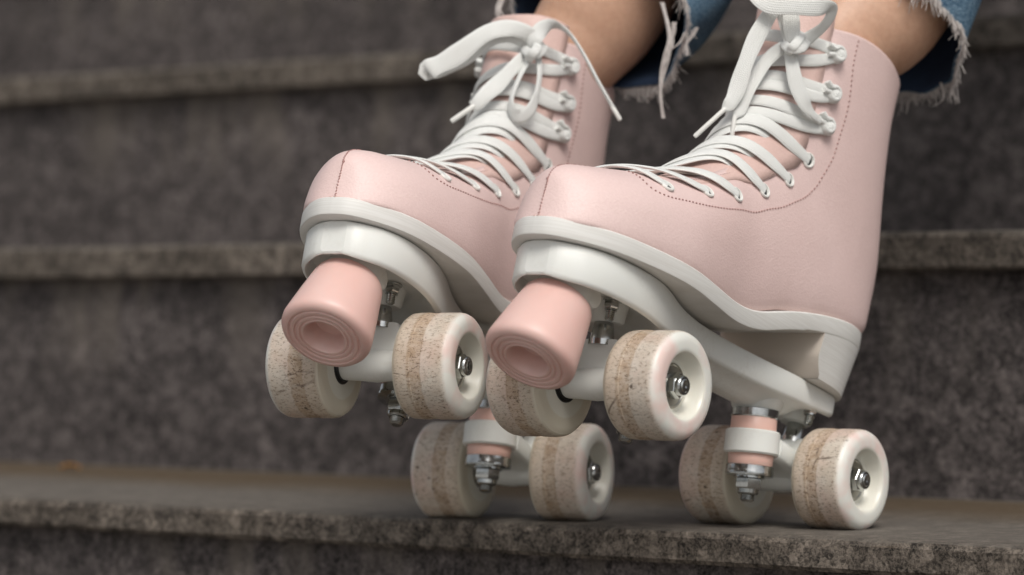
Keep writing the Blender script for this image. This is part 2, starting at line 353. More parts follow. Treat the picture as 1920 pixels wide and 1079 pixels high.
def S(u,v,side=1,off=0.):
    """point on the boot at section u, v in 0..1 from the sole line to the ridge"""
    if off:
        e=.02
        p=S(u,v,side); du=S(min(u+e,NU),v,side)-S(max(u-e,0),v,side); v2=min(max(v,.03),.985); dv=S(u,min(v2+.01,1),side)-S(u,v2-.01,side)
        n=np.cross(du,dv)*side; l=np.linalg.norm(n); n=n/l if l>1e-9 else np.array([1,0,0.]); 
        c=np.array([100 if p[0]>60 else 30,0,p[2]]) 
        if v>.98 : n[1]*=.0; n/= (np.linalg.norm(n)+1e-9)
        return p+n*off
    k=cr(KA,u); Bx,Bz,Tx,Tz,w,m,h=k
    m=min(max(m,0),2); i=int(min(m,1)); f=m-i
    Q=PROF[i]*(1-f)+PROF[i+1]*f if i<2 else PROF[2]
    s,y=cr(Q,v*10)
    y=max(y,0)
    dx,dz=Tx-Bx,Tz-Bz; L=np.hypot(dx,dz)
    px=Bx+dx*s-(dz/L)*0; pz=Bz+dz*s
    b=h*np.sin(np.pi*s)
    px+=-dz/L*b; pz+=dx/L*b
    return np.array([px,side*y*w,pz])
def vedge(u):
    """throat edge: v where the eyestay ends"""
    if u<6.0: return 1.0
    g=min((u-5.6)/5.,1.); ye=3+9*min((u-6.0)/1.5,1)**.6+ (8*g)
    lo,hi=.5,1.
    for _ in range(24):
        m=(lo+hi)/2
        if abs(S(u,m)[1])>ye: lo=m
        else: hi=m
    return lo

RIB={
"A_loop":[[93.1,21.0,229.8,-0.8,0.21,-0.57,4.9],[86.5,26.2,238.5,-0.89,0.13,-0.43,7.9],[84.0,33.0,247.7,-1.0,-0.05,-0.09,7.9],[87.8,37.3,253.7,-0.62,0.47,0.64,8.2],[102.0,37.8,250.0,0.19,0.01,0.98,9.4],[114.4,30.1,245.2,0.28,0.04,0.96,10.2],[122.7,19.3,244.2,0.09,0.27,0.96,10.2],[125.4,8.6,250.9,-0.72,0.32,0.62,9.1],[117.5,5.8,260.8,-0.89,-0.4,-0.22,7.9],[109.7,12.8,261.5,-0.45,-0.71,-0.54,7.9],[104.8,19.2,253.9,0.29,-0.84,-0.46,9.1],[103.6,22.2,241.2,0.55,-0.8,-0.25,9.7],[99.6,22.7,229.8,0.56,-0.8,-0.23,6.7]],
"A_tail":[[99.2,19.7,229.4,-0.89,0.22,0.4,5.5],[103.0,16.2,245.0,-0.63,0.67,0.4,8.5],[109.3,15.9,251.7,0.18,0.16,0.97,9.1],[114.9,15.0,242.1,0.65,-0.67,0.37,9.4],[118.6,10.6,226.3,0.65,-0.72,0.26,9.4],[120.5,7.4,208.0,0.64,-0.75,0.16,9.3],[120.6,4.9,193.6,0.64,-0.74,0.18,9.0],[122.1,2.8,184.8,0.65,-0.67,0.37,7.8],[123.0,0.2,181.1,0.32,-0.74,0.6,3.3]],
"A_tail_tip":[[122.7,0.9,182.1,0.61,-0.54,0.58,2.7],[129.5,-11.9,163.2,0.61,-0.54,0.58,2.7]],
"A_tail_b":[[97.9,17.9,229.0,0.59,-0.49,0.64,6.1],[104.7,11.6,218.0,0.48,-0.67,0.57,7.6],[109.2,6.9,204.2,0.43,-0.82,0.38,8.2],[112.6,5.3,190.1,0.51,-0.82,0.28,8.1],[114.9,4.5,182.9,0.65,-0.71,0.26,6.6],[115.6,3.6,178.8,0.65,-0.71,0.26,3.0]],
"A_tail_b_tip":[[116.0,3.6,180.0,0.61,-0.79,-0.04,2.7],[114.6,3.0,165.8,0.61,-0.79,-0.04,2.7]],
"A_strand":[[97.6,20.7,226.7,0.39,-0.89,-0.25,7.3],[97.1,23.8,216.1,0.51,-0.79,-0.34,7.6],[93.3,26.2,206.1,0.58,-0.64,-0.5,8.8],[87.1,29.1,198.0,0.6,-0.46,-0.66,8.5],[79.6,30.3,194.2,0.74,0.07,-0.67,6.1],[69.8,30.5,192.6,0.64,-0.05,-0.77,4.3]],
"A_knot":[[96.1,12.0,233.6,0.31,-0.67,-0.68,4.3],[103.1,20.4,226.6,0.1,-0.48,-0.87,5.1],[103.7,26.9,224.1,-0.23,-0.1,-0.97,5.7],[98.7,29.2,226.5,-0.54,0.38,-0.75,5.4],[88.6,25.3,234.5,-0.63,0.61,-0.47,4.3]],
"A_knot_b":[[91.8,22.8,238.6,0.65,-0.71,0.26,4.9],[101.2,27.5,230.2,0.65,-0.66,0.38,5.1],[104.8,26.2,223.7,0.64,-0.63,0.44,5.1],[94.6,16.6,223.6,0.64,-0.65,0.41,4.3]],
"B_loop":[[99.3,20.7,231.8,-0.26,0.87,0.41,5.7],[106.4,20.0,237.6,-0.03,0.65,0.76,9.5],[115.1,12.5,238.8,0.26,-0.01,0.97,9.5],[124.6,1.1,230.8,0.4,-0.42,0.82,10.1],[130.2,-11.7,217.1,0.5,-0.5,0.71,11.3],[133.7,-21.2,208.0,0.49,-0.44,0.75,11.3],[135.2,-27.2,204.5,0.48,-0.4,0.78,11.3],[131.2,-30.2,205.4,-0.4,0.14,-0.9,11.3],[126.7,-25.2,209.2,-0.47,0.34,-0.82,11.3],[120.5,-14.7,218.5,-0.49,0.45,-0.74,11.4],[116.7,-2.3,230.4,-0.47,0.36,-0.81,10.7],[108.6,10.0,237.0,-0.29,-0.14,-0.95,8.9],[96.9,17.9,234.4,-0.1,-0.48,-0.87,5.7]],
"B_top":[[100.0,22.1,229.3,-0.41,0.91,0.06,7.0],[104.3,23.5,236.3,-0.48,0.86,-0.19,8.9],[101.3,26.0,243.9,-0.76,0.31,-0.57,9.5],[92.3,29.8,249.9,-0.87,-0.45,-0.2,7.0],[87.4,37.3,246.2,-0.79,-0.61,0.04,4.5],[85.0,47.1,233.7,-0.79,-0.6,0.15,3.5],[83.6,59.5,214.5,-0.78,-0.6,0.16,3.5],[78.8,68.4,200.5,-0.66,-0.75,-0.01,3.5]],
"B_top_tip":[[79.5,67.8,201.6,0.16,-0.79,-0.59,2.8],[75.7,72.5,194.2,0.16,-0.79,-0.59,3.1]],
"B_small":[[100.3,20.3,227.9,0.18,-0.89,0.41,5.1],[103.8,17.5,214.7,-0.42,-0.81,0.42,4.4],[107.8,15.5,197.9,-0.51,-0.79,0.33,4.1],[106.7,16.2,189.8,-0.37,-0.91,-0.16,6.3],[103.5,20.5,186.6,-0.48,-0.1,-0.87,8.2],[100.7,25.4,191.7,-0.87,0.44,-0.2,7.5],[99.7,27.6,204.4,-0.96,0.18,0.22,4.7],[98.6,26.5,218.7,-0.9,0.27,0.35,4.4],[97.6,22.4,229.7,-0.58,0.7,0.41,5.1]],
"B_tail":[[99.2,17.8,227.8,0.51,-0.59,0.62,7.0],[106.6,12.3,215.7,0.52,-0.62,0.59,8.2],[111.9,5.5,202.6,0.52,-0.64,0.57,9.4],[115.6,-0.4,192.3,0.52,-0.63,0.59,8.8],[116.0,-5.0,187.5,0.51,-0.6,0.62,4.4]],
"B_tail_tip":[[115.9,-3.8,188.9,0.5,-0.51,0.7,3.1],[119.6,-15.7,177.4,0.5,-0.51,0.7,3.1]],
"B_knot":[[96.2,11.1,236.4,0.13,-0.76,-0.63,4.5],[105.5,19.1,227.7,-0.03,-0.58,-0.81,5.4],[106.5,24.7,224.9,-0.32,-0.07,-0.94,6.0],[101.9,27.1,228.3,-0.51,0.53,-0.68,5.4],[90.6,23.9,237.7,-0.51,0.76,-0.41,4.5]],
"B_knot_b":[[96.0,22.6,238.1,0.49,-0.84,0.24,5.1],[106.8,26.4,228.1,0.51,-0.78,0.37,5.4],[106.5,22.9,222.9,0.51,-0.74,0.43,5.4],[96.2,15.8,223.7,0.51,-0.76,0.41,4.4]]}


EYE = [(5.92, 0.719), (7.49, 0.718), (8.80, 0.662), (11.06, 0.643), (13.32, 0.644), (16.32, 0.666)]
HOOK = [(18.91, 0.658), (20.57, 0.662), (22.23, 0.679)]
ALL = EYE + HOOK
STITCH = [(5.2, .88), (5.24, 0.694), (5.74, 0.631), (6.70, 0.631), (7.82, 0.619), (9.30, 0.589), (11.33, 0.574), (13.51, 0.580), (16.59, 0.613), (18.98, 0.600), (20.78, 0.587), (22.29, 0.601), (23.7, .60)]
def Sn(u, v, side, off): return S(u, v, side, off)

def build_boot(root, which):
    us = sorted(set([0, .08, .18, .3, .45, .6, .8] + list(np.linspace(1, NU, 93)))); us = [u for u in us]
    nv = 22; mb = MB(); mirrored = {}
    grid = {}
    for side in (1, -1):
        for i, u in enumerate(us):
            ve = vedge(u)
            for j in range(nv + 1):
                grid[side, i, j] = S(u, ve * j / nv, side)
    for side in (1, -1):
        base = [grid[side, i, j] for i in range(len(us)) for j in range(nv + 1)]
        f = [(i*(nv+1)+j, (i+1)*(nv+1)+j, (i+1)*(nv+1)+j+1, i*(nv+1)+j+1) for i in range(len(us)-1) for j in range(nv)]
        mb.add(base, f)
    o = mb.build('boot', [M['pink'], M['lining'], M['edge']], root, angle=60)
    bm = bmesh.new(); bm.from_mesh(o.data); bmesh.ops.remove_doubles(bm, verts=bm.verts, dist=.00008)
    bmesh.ops.dissolve_degenerate(bm, edges=bm.edges, dist=.00002); bmesh.ops.recalc_face_normals(bm, faces=bm.faces)
    # make sure normals point outward
    f0 = max(bm.faces, key=lambda f: f.calc_center_median().y)
    if f0.normal.y < 0: bmesh.ops.reverse_faces(bm, faces=bm.faces)
    bm.to_mesh(o.data); bm.free()
    sm = o.modifiers.new('thickness', 'SOLIDIFY'); sm.thickness = .0024; sm.offset = -1; sm.material_offset = 1; sm.material_offset_rim = 2; sm.use_even_offset = False
    # tongue
    tg = MB(); rows = []
    ul = [5.2 + (NU - 5.2) * i / 50 for i in range(51)]
    for u in ul:
        row = []
        for q in np.linspace(-1, 1, 17):
            ve = min(vedge(u), .93) - .08; v = 1 - abs(q) * (1 - ve)
            p = S(u, v, 1 if q >= 0 else -1); c = S(u, 1, 1)
            k_ = KA[0]; ctr = np.array([c[0] - 12, 0, c[2] - 14.]); d = ctr - p; d /= np.linalg.norm(d); d[1] *= .3
            row.append(p + d * (2.4 + .4 * math.sin(u * 1.7)))
        rows.append(row)
    d = np.array([-1.2, 0, 8.0]); d /= np.linalg.norm(d); last = rows[-1]
    for e in (4, 8, 12, 15, 17):
        rows.append([p + d * e * (1 - .35 * (abs(q) ** 3)) + np.array([e * .12, 0, 0]) for p, q in zip(last, np.linspace(-1, 1, 17))])
    v = [p for r in rows for p in r]; n = 17
    tg.add(v, [(i*n+j, (i+1)*n+j, (i+1)*n+j+1, i*n+j+1) for i in range(len(rows)-1) for j in range(n-1)])
    t = tg.build('tongue', [M['tongue']], o, angle=60); q = t.modifiers.new('thickness', 'SOLIDIFY'); q.thickness = .003; q.offset = 0
    # stitching
    st = MB()
    def stitch_line(P, N, pitch=3.1, ln=1.35, r=.42):
        P = np.array(P); L = np.concatenate([[0], np.cumsum(np.linalg.norm(np.diff(P, axis=0), axis=1))]); s = 0
        while s < L[-1]:
            p = np.array([np.interp(s, L, P[:, c]) for c in range(3)]); q = np.array([np.interp(s + ln, L, P[:, c]) for c in range(3)])
            ax = q - p
            if np.linalg.norm(ax) > .1: lathe(st, p, ax, [(0, .12), (ln*.2, r), (ln*.8, r), (ln, .12)], 5)
            s += pitch + random.uniform(-.15, .15)
    for zz in (0,):
        stitch_line([S(0, v, 1) + np.array([.1, .55 * (1 if i_ % 2 else -1), 0]) for i_, v in enumerate(np.linspace(.16, 1, 34))] + [S(u, .999, 1) + np.array([0, .55 * (1 if i_ % 2 else -1), .1]) for i_, u in enumerate(np.linspace(.25, 4, 26))], None, 2.6, 1.5, .4)
    for side in (1, -1):
        C = catmull(STITCH, 400); stitch_line([S(u, v, side, .28) for u, v in C], None)
        # stitch close to the eyestay edge
        stitch_line([S(u, vedge(u) - .035, side, .08) for u in np.linspace(6.8, NU - .2, 150)], None, 1.9, 1.0, .22)
    st.build('stitching', M['stitch'], o)
    # eyelets
    for side in (1, -1):
        for u, v in EYE:
            p = S(u, v, side, .25); p2 = S(u, v, side, 1.5); ax = p2 - p; e = MB(); prof = [(-.4, 4.3), (.3, 4.6), (.9, 4.4), (1.2, 3.9), (1.05, 3.3), (.3, 2.9), (-.6, 2.8)]
            lathe(e, p, ax, prof, 24, 0, False); lathe(e, p, ax, [(-.1, 3.0), (-.05, .01)], 16, 1, True)
            e.build('eyelet', [M['enamel'], M['hole']], o)
        for u, v in HOOK:
            p = S(u, v, side, -.2); ax = S(u, v, side, 1.5) - p; e = MB()
            lathe(e, p, ax, [(-.3, 4.2), (.6, 4.2), (1., 3.6), (1.2, 1.8), (2.6, 1.7), (2.8, 3.0), (3.3, 3.3), (3.8, 2.6), (4., .1)], 20, 0, True)
            e.build('lace_hook', [M['enamel']], o)
    return o

def bar(mb, a, sa, b, sb, hm=2.6, h0=.6, h1=.6, wid=8.8, w0=6.2, w1=6.2, bow=0., n=34, drop=0.):
    """lace run across the instep from eyelet a (side sa) to eyelet b (side sb)"""
    P = []; N = []
    q0, q1 = sa * (1 - a[1]), sb * (1 - b[1])
    for i in range(n):
        t = i / (n - 1); ts = t * t * (3 - 2 * t) * .35 + t * .65
        u = a[0] + (b[0] - a[0]) * ts + bow * math.sin(math.pi * t) ** .75; q = q0 + (q1 - q0) * t
        h = (h0 * (1 - t) + h1 * t) * (1 - min(1, 5 * t * (1 - t))) + hm * min(1, 5 * t * (1 - t))
        s_ = 1 if q >= 0 else -1
        p = S(u, 1 - abs(q), s_, h); nn = S(u, 1 - abs(q), s_, h + 2) - p
        P.append(p); N.append(nn)
    P = smooth_path(P, 5); N = smooth_path(N, 12); T = np.gradient(P, axis=0); W = np.cross(T, N)
    ww = [wid * min(1, .5 + 3.2 * min(t, 1 - t)) if 0 else wid - (wid - (w0 if t < .5 else w1)) * max(0, 1 - min(t, 1 - t) * 9) for t in np.linspace(0, 1, n)]
    ribbon(mb, P, W, ww, 1.8, v0=random.uniform(0, 50))

def build_lace(root, which):
    mb = MB(); rnd = random.Random(7 if which == 'A' else 9)
    dot = {}
    # first bar, straight across, then crossing runs
    bar(mb, EYE[0], 1, EYE[0], -1, 2.2, bow=-.5)
    for i in range(1, 5):      # runs that dive under the near eyestay
        um = (EYE[i][0] + EYE[i+1][0]) / 2; ul = (EYE[i][0] + EYE[i-1][0]) / 2
        bar(mb, (um, min(vedge(um) + .02, .97)), 1, (ul - .2, EYE[i][1]), -1, 2.2, -1.2, .6, wid=9., w0=8., bow=-.5 - .16 * i)
    for i in range(1, 6):
        j = rnd.uniform(-.12, .12)
        bar(mb, EYE[i], 1, (EYE[i-1][0] - .25, EYE[i-1][1]), -1, 3.2 + .12 * i, .7, .6, bow=-.5 - .16 * i + j, wid=rnd.uniform(8.9, 9.8))
    H = HOOK
    for a, va, b_, bw, hm in ((H[0][0] - .16, 0, 14.5, -2.2, 3.2), (H[0][0] + .2, 0, 16.6, -1.8, 2.3), (H[1][0] - .12, 1, 18.0, -1.5, 3.2), (H[1][0] + .14, 1, 19.1, -1.1, 2.3), (H[2][0] - .12, 2, 20.2, -1.1, 3.0)):
        bar(mb, (a, H[va][1]), 1, (b_ + rnd.uniform(-.1, .1), .66), -1, hm, 2.0, 2.0, bow=bw + rnd.uniform(-.1, .1), wid=7.4)
    bar(mb, (H[0][0] + .7, .84), 1, (17.3, .66), -1, 2.9, -.8, 2.0, bow=-.9, wid=7.6)
    bar(mb, (H[1][0] + .7, .84), 1, (19.8, .66), -1, 2.6, -.8, 2.0, bow=-.5, wid=7.6)
    top = np.array([99, 23, 232.]) if which == 'A' else np.array([99.5, 21, 231.])
    for s in (1, -1):
        p0 = S(H[2][0] + .18, H[2][1], s, 2.4); p1 = S(22.4, .83, s, 4.5); p2 = top
        if s < 0: p1 = S(22.6, .88, s, 4.5)
        K = catmull([p0, p1, (p1 + p2) / 2 + [1.5, 0, 1], p2], 16); ribbon(mb, K, np.tile([.1, 0, 1.], (16, 1)), 7, 1.4)
    # wraps round the hooks
    for s in (1, -1):
        for u, v in H:
            c = S(u, v, s, 2.6); n_ = S(u, v, s, 4.) - c; n_ /= np.linalg.norm(n_)
            a_ = S(u, min(v + .04, 1), s, 2.6) - c; a_ /= np.linalg.norm(a_); b_ = np.cross(n_, a_)
            P = [c + a_ * (3.9 * math.cos(t) + .6) + b_ * 4.1 * math.sin(t) + n_ * .4 for t in np.linspace(R(25), R(335), 26)]
            P = [c + a_ * 8 + b_ * 3.0] + P + [c + a_ * 8 - b_ * 3.0]
            ribbon(mb, P, [n_ * .75 + (p - c) / 14 * -.6 for p in P], 6.4, 2.9)
            dome = []
            for a1 in np.linspace(-.25, math.pi / 2 - .06, 9):
                dome.append([c - a_ * 1.0 + n_ * (4.0 * math.sin(a1) - .4) + (a_ * math.cos(a2) + b_ * math.sin(a2)) * (4.7 + .25 * math.sin(3 * a2 + u)) * math.cos(a1) for a2 in np.linspace(0, 2*math.pi, 22, endpoint=False)])
            mb.rings(dome, True, uv=[(q_ / 22, p_ * .7) for p_ in range(9) for q_ in range(22)])
    for nm, pts in RIB.items():
        if nm[0] != which or nm.endswith('_tip'): continue
        K = catmull(pts, len(pts) * 8); K[:, 3:6] = smooth_path(K[:, 3:6], 3)
        if nm[2:] in ('loop', 'tail', 'tail_b'):
            q_ = np.arange(len(K)); K[:, 3:6] += .22 * np.sin(q_ * .23)[:, None] * np.array([.6, .3, .7]); K[:, 2] += .5 * np.sin(q_ * .31); K[:, 6] *= 1 + .07 * np.sin(q_ * .4)
        ribbon(mb, K[:, :3], K[:, 3:6], np.clip(K[:, 6] * 1.02, 2.5, 15), 1.35, v0=rnd.uniform(0, 60))
    o = mb.build('shoelace', M['lace'], root, angle=75)
    for nm, pts in RIB.items():
        if nm[0] != which or not nm.endswith('_tip'): continue
        a_, b_ = np.array(pts[0][:3]), np.array(pts[-1][:3]); r = pts[0][6] / 2; e = MB(); L = np.linalg.norm(b_ - a_)
        lathe(e, a_, b_ - a_, [(0, r * .9), (.5, r), (L - .8, r), (L, r * .8)], 14); e.build('aglet', M['aglet'], o)
    return o

# sole outline: x, half width (centre line symmetric), top height
OUT = [(272.5, 0), (271.5, 7), (267, 14.5), (258, 23), (247, 30), (232, 35.5), (208, 40), (184, 42), (158, 41), (130, 38), (102, 35.5), (74, 34.5), (45, 34.3), (18, 34), (0, 31.5), (-16, 25.5), (-28, 15.5), (-33.5, 0)]
ZT = [(300, 67), (258, 66.5), (205, 66.5), (180, 66), (158, 63.8), (136, 62.3), (118, 63.5), (100, 68), (80, 75), (58, 81), (40, 85), (15, 89), (-40, 92.5)]
def ztop(x): return float(np.interp(-x, [-q[0] for q in ZT], [q[1] for q in ZT]))
def outline(n=200, grow=0, cut=None):
    K = catmull(OUT, 90); P = [(x, y) for x, y in K] + [(x, -y) for x, y in K[-2:0:-1]]
    P = np.array(P); c = np.array([110., 0]); T = np.roll(P, -1, 0) - np.roll(P, 1, 0); N = np.stack([T[:, 1], -T[:, 0]], 1); N /= np.linalg.norm(N, axis=1)[:, None]
    if ((P - c) * N).sum() < 0: N = -N
    return P + N * grow
def zsm(x): return sum(ztop(x + d) * w for d, w in ((-12, .1), (-8, .15), (-4, .15), (0, .2), (4, .15), (8, .15), (12, .1)))
BT = 9.2
def build_sole(root):
    mb = MB(); rings = []
    def slope(x): return (zsm(x + 1) - zsm(x - 1)) / 2
    for g, t in ((-3, 1.2), (.6, 1.2), (1.4, .4), (1.5, -1.), (1.5, -BT + 1.6), (1.2, -BT + .5), (.2, -BT), (-5, -BT)):
        O = outline(grow=g); rings.append([(x + slope(x) * (-t) * .9 * (1 if x > 60 else 0), y, zsm(x) + t) for x, y in O])
    # close top and bottom with strips across (outline is symmetric)
    mb.rings(rings, False); n = len(rings[0]); h = n // 2
    for rg in (rings[0], rings[-1]):
        f = []
        for i in range(0, h):
            a, b, c, d = i, i + 1, (n - i - 1) % n, (n - i) % n
            f.append((a, b, c, d) if a != d else (a, b, c))
        f = [tuple(dict.fromkeys(q)) for q in f]; f = [q for q in f if len(q) > 2]
        mb.add(rg, f, 0)
    o = mb.build('sole', M['sole'], root, angle=35)
    bm = bmesh.new(); bm.from_mesh(o.data); bmesh.ops.remove_doubles(bm, verts=bm.verts, dist=1e-5); bmesh.ops.recalc_face_normals(bm, faces=bm.faces); bm.to_mesh(o.data); bm.free()
    # heel
    hb = MB(); O = [(x, y) for x, y in outline() if x < 50]
    K = catmull(OUT, 240); side = [(x, y) for x, y in K if x < 37]
    P = side + [(x, -y) for x, y in side[::-1][1:]]
    rs = []
    for k_ in range(15):
        t = k_ / 14; ring = []
        for x, y in P:
            z1 = zsm(x) - BT - .02; z0 = 51.3; s = 1 - .11 * t
            xb = x + 8.5 * t * max(0, (20 - x) / 53); nib = 0
            if x > 30 and t > .45: xb -= ((t - .45) / .55) ** 1.5 * 9 * ((x - 30) / 7)
            ring.append((xb, (y + (1.3 if y > 0 else -1.3) * (abs(y) > 5)) * s * (1 if x < 25 else 1), z1 + (z0 - z1) * t))
        rs.append(ring)
    hb.rings(rs, True)
    n = len(P); mi = []
    for f in hb.f:
        xs = [hb.v[i] for i in f]
        d = max(q[1] for q in xs) - min(q[1] for q in xs)
        mi.append(1 if d > 40 and len(f) == 4 else 0)
    hb.mi = mi
    hb.build('heel', [M['sole'], M['breast']], root, angle=30)

def build_plate(root, L):
    mb = MB(); rings = []
    X =   [-15, -13, -6, 8, 22, 40, 70, 100, 130, 150, 165, 178, 188, 200, 214, 230, 243, 253, 260, 264, 265.5]
    W =   [13, 18, 21.5, 22.5, 22.5, 22.5, 20, 19, 20, 22, 24.5, 27.5, 29.5, 31.5, 32.5, 31.5, 28.5, 23.5, 17, 11.5, 7]
    TOP = [50, 51, 51.2, 51.2, 51.2, 51.2, 51.2, 51.2, 51.3, 52, 53.5, 55.5, 56.8, 57, 57, 57, 57, 57, 57, 57, 57]
    RIM = [43, 40, 38.5, 37.5, 36.5, 36, 35.5, 35.5, 35.5, 35, 34.5, 34, 34, 34.5, 35, 35.5, 36, 36.5, 37, 38, 39.5]
    KE =  [44, 44.5, 45, 43, 31, 29, 28.2, 28, 28, 28.5, 29.5, 40, 43, 43.5, 44, 44, 43.5, 43, 42.2, 38.6, 39.8]
    KW =  [6, 11, 15, 8, 7, 6, 5, 5, 5, 5, 5, 5, 20, 25.5, 26.5, 25.5, 22.5, 17.5, 10.5, 6, 3.5]
    t = np.linspace(0, len(X) - 1, 110)
    A = catmull(list(zip(X, W, TOP, RIM, KE, KW)), 300)
    for x, w_, tp, rm, ke, kw in A:
        lp = lambda a, b, t: a + (b - a) * t
        half = [(0, tp), (w_ - 3, tp), (w_ - 1, tp - .4), (w_, tp - 1.6), (w_, rm + 2.5), (w_ - .8, rm + .7), (w_ - 2.4, rm), (lp(w_ - 2.4, kw, .4), lp(rm, ke, .22)), (lp(w_ - 2.4, kw, .72), lp(rm, ke, .62)), (kw + .6, lp(rm, ke, .93)), (kw * .55, ke), (0, ke)]
        half = [(min(a, w_), b) for a, b in half]
        rings.append([(x, a, b) for a, b in half] + [(x, -a, b) for a, b in half[-2:0:-1]])
    mb.rings(rings, True)
    # kingpin and pivot bosses
    for s, x0 in ((1, 0), (-1, L)):
        lathe(mb, (x0 + s * 41, 0, 44), (-.12*s, 0, -1), [(0, 20), (5, 18.5), (9, 16), (14.3, 14.0), (14.8, 13)], 36)
        lathe(mb, (x0 - s * 4, 0, 48), (.1*s, 0, -1), [(0, 13), (6, 11), (14, 9.6), (15, 8.6)], 30)
    # toe stop clamp
    lathe(mb, (229, -14, 37.5), (0, 1, 0), [(0, 5), (1.5, 6.6), (26, 6.6), (28, 5.8), (28.6, 4)], 24)
    ax = np.array([16.5, 0, -36.5]); ax /= np.linalg.norm(ax); lathe(mb, np.array([241, 0, 30.5]) - ax * 18, ax, [(0, 16), (14, 15), (17, 14)], 30)
    o = mb.build('plate', M['white'], root, angle=48)
    for x, y, z in ((205, 8, 43.4), (7, 15.5, 41.5)):
        b = MB(); lathe(b, (x, y, z), (0, 0, -1), [(0, 5.2), (.8, 5.2), (.81, 4.4)], 28)
        lathe(b, (x, y, z - .8), (0, 0, -1), [(0, 4.3), (3.2, 4.3), (4.2, 3.6)], 6); lathe(b, (x, y, z - 5), (0, 0, -1), [(0, 3.4), (1, 3.4)], 20)
        lathe(b, (x, y, z - 6), (0, 0, -1), [(q * .5, 2.6 if q % 2 else 2.25) for q in range(11)] + [(5.6, 1.6)], 18)
        b.build('plate_bolt', M['steel'], o)
    return o

def build_truck(root, x0, s):
    """s=1 rear truck (kingpin ahead of the axle), s=-1 front truck"""
    X = lambda x, y, z: (x0 + s * x, y, z)
    mb = MB()
    kt, kb = np.array(X(40.7, 0, 29.5)), np.array(X(33.9, 0, -18.4)); ax = (kb - kt) / np.linalg.norm(kb - kt)
    lathe(mb, kt + ax * 12.6, ax, [(0, 12), (0, 14.8), (.9, 15.7), (12.8, 15.9), (13.8, 15), (13.8, 12)], 40, 0, False)
    lathe(mb, kt + ax * 13, ax, [(0, 13.4), (12.8, 13.4)], 30)
    # axle tube
    lathe(mb, X(0, -20.4, 0), (0, 1, 0), [(0, 7.6), (2, 8.1), (11, 8.4), (20.4, 9.2), (29.8, 8.4), (38.8, 8.1), (40.8, 7.6)], 32)
    # arm between ring and tube, pivot horn
    def hull(pts): 
        mb.rings(pts, True)
    def sec(c, hw, hh, tilt=0, n=20):
        r = []
        for q in range(n):
            a = 2 * math.pi * q / n; ca, sa = math.cos(a), math.sin(a)
            y = math.copysign(abs(ca) ** .45, ca) * hw; h = math.copysign(abs(sa) ** .45, sa) * hh
            r.append(X(c[0] + h * math.sin(tilt), y, c[1] + h * math.cos(tilt)))
        return r
    hull([sec((29, 9.3), 14.5, 6.9), sec((22, 8.3), 15.3, 6.9), (sec((14, 6.4), 17, 7)), sec((6, 3.5), 18.5, 7.2), sec((0, 0), 19, 7)])
    hull([sec((2, 0), 16, 7, R(-90)), sec((1.5, 7), 15.5, 6, R(-90)), sec((0, 14), 14.5, 5.2, R(-90)), sec((-2.4, 21), 13, 4.6, R(-90)), sec((-3, 23), 11.5, 4, R(-90))])
    hull([sec((24, 8), 5, 6), sec((12, 13), 5, 6), sec((0, 19), 5, 4)])
    o = mb.build('truck', M['white'], root, angle=38)
    b = MB(); lathe(b, X(-3.2, 0, 20.5), (-.12*s, 0, 1), [(0, 7.4), (3, 7.4), (3.2, 6.6), (12, 5.2), (14, 4)], 28); b.build('pivot_pin', M['steel'], o)
    b = MB(); lathe(b, kt + ax * .3, ax, [(0, 13.2), (.2, 13.8), (4.4, 13.8), (5, 13.2), (5, 9)], 40); b.build('cup_washer', M['steel'], o)
    b = MB(); lathe(b, kt + ax * 5, ax, [(0, 12.6), (.6, 13.1), (7.4, 13.3), (8, 12.6)], 40); b.build('bushing', M['bush'], o)
    b = MB(); lathe(b, kt + ax * 26, ax, [(0, 12.8), (.6, 13.2), (6, 12.7), (6.8, 12)], 40); b.build('bushing', M['bush'], o)
    b = MB(); lathe(b, kt + ax * 32.7, ax, [(0, 12.8), (.3, 13.6), (3.6, 13.6), (4.6, 13.9), (5.8, 13.6), (6.1, 9)], 40); b.build('cup_washer', M['steel'], o)
    b = MB(); lathe(b, kt + ax * 38.6, ax, [(0, 8.8), (1.2, 8.8), (1.2, 7.6)], 30); lathe(b, kt + ax * 39.8, ax, [(0, 7.2), (.6, 7.9), (5.4, 7.9), (6.4, 7)], 6)
    lathe(b, kt + ax * 46, ax, [(0, 6.2), (2.4, 6.0), (3.2, 5.2), (3.2, 3.9)], 28)
    lathe(b, kt + ax * 49, ax, [(q * .45, 4.1 if q % 2 else 3.7) for q in range(9)] + [(4.4, 2.6)], 20); b.build('kingpin_nut', M['steel'], o)

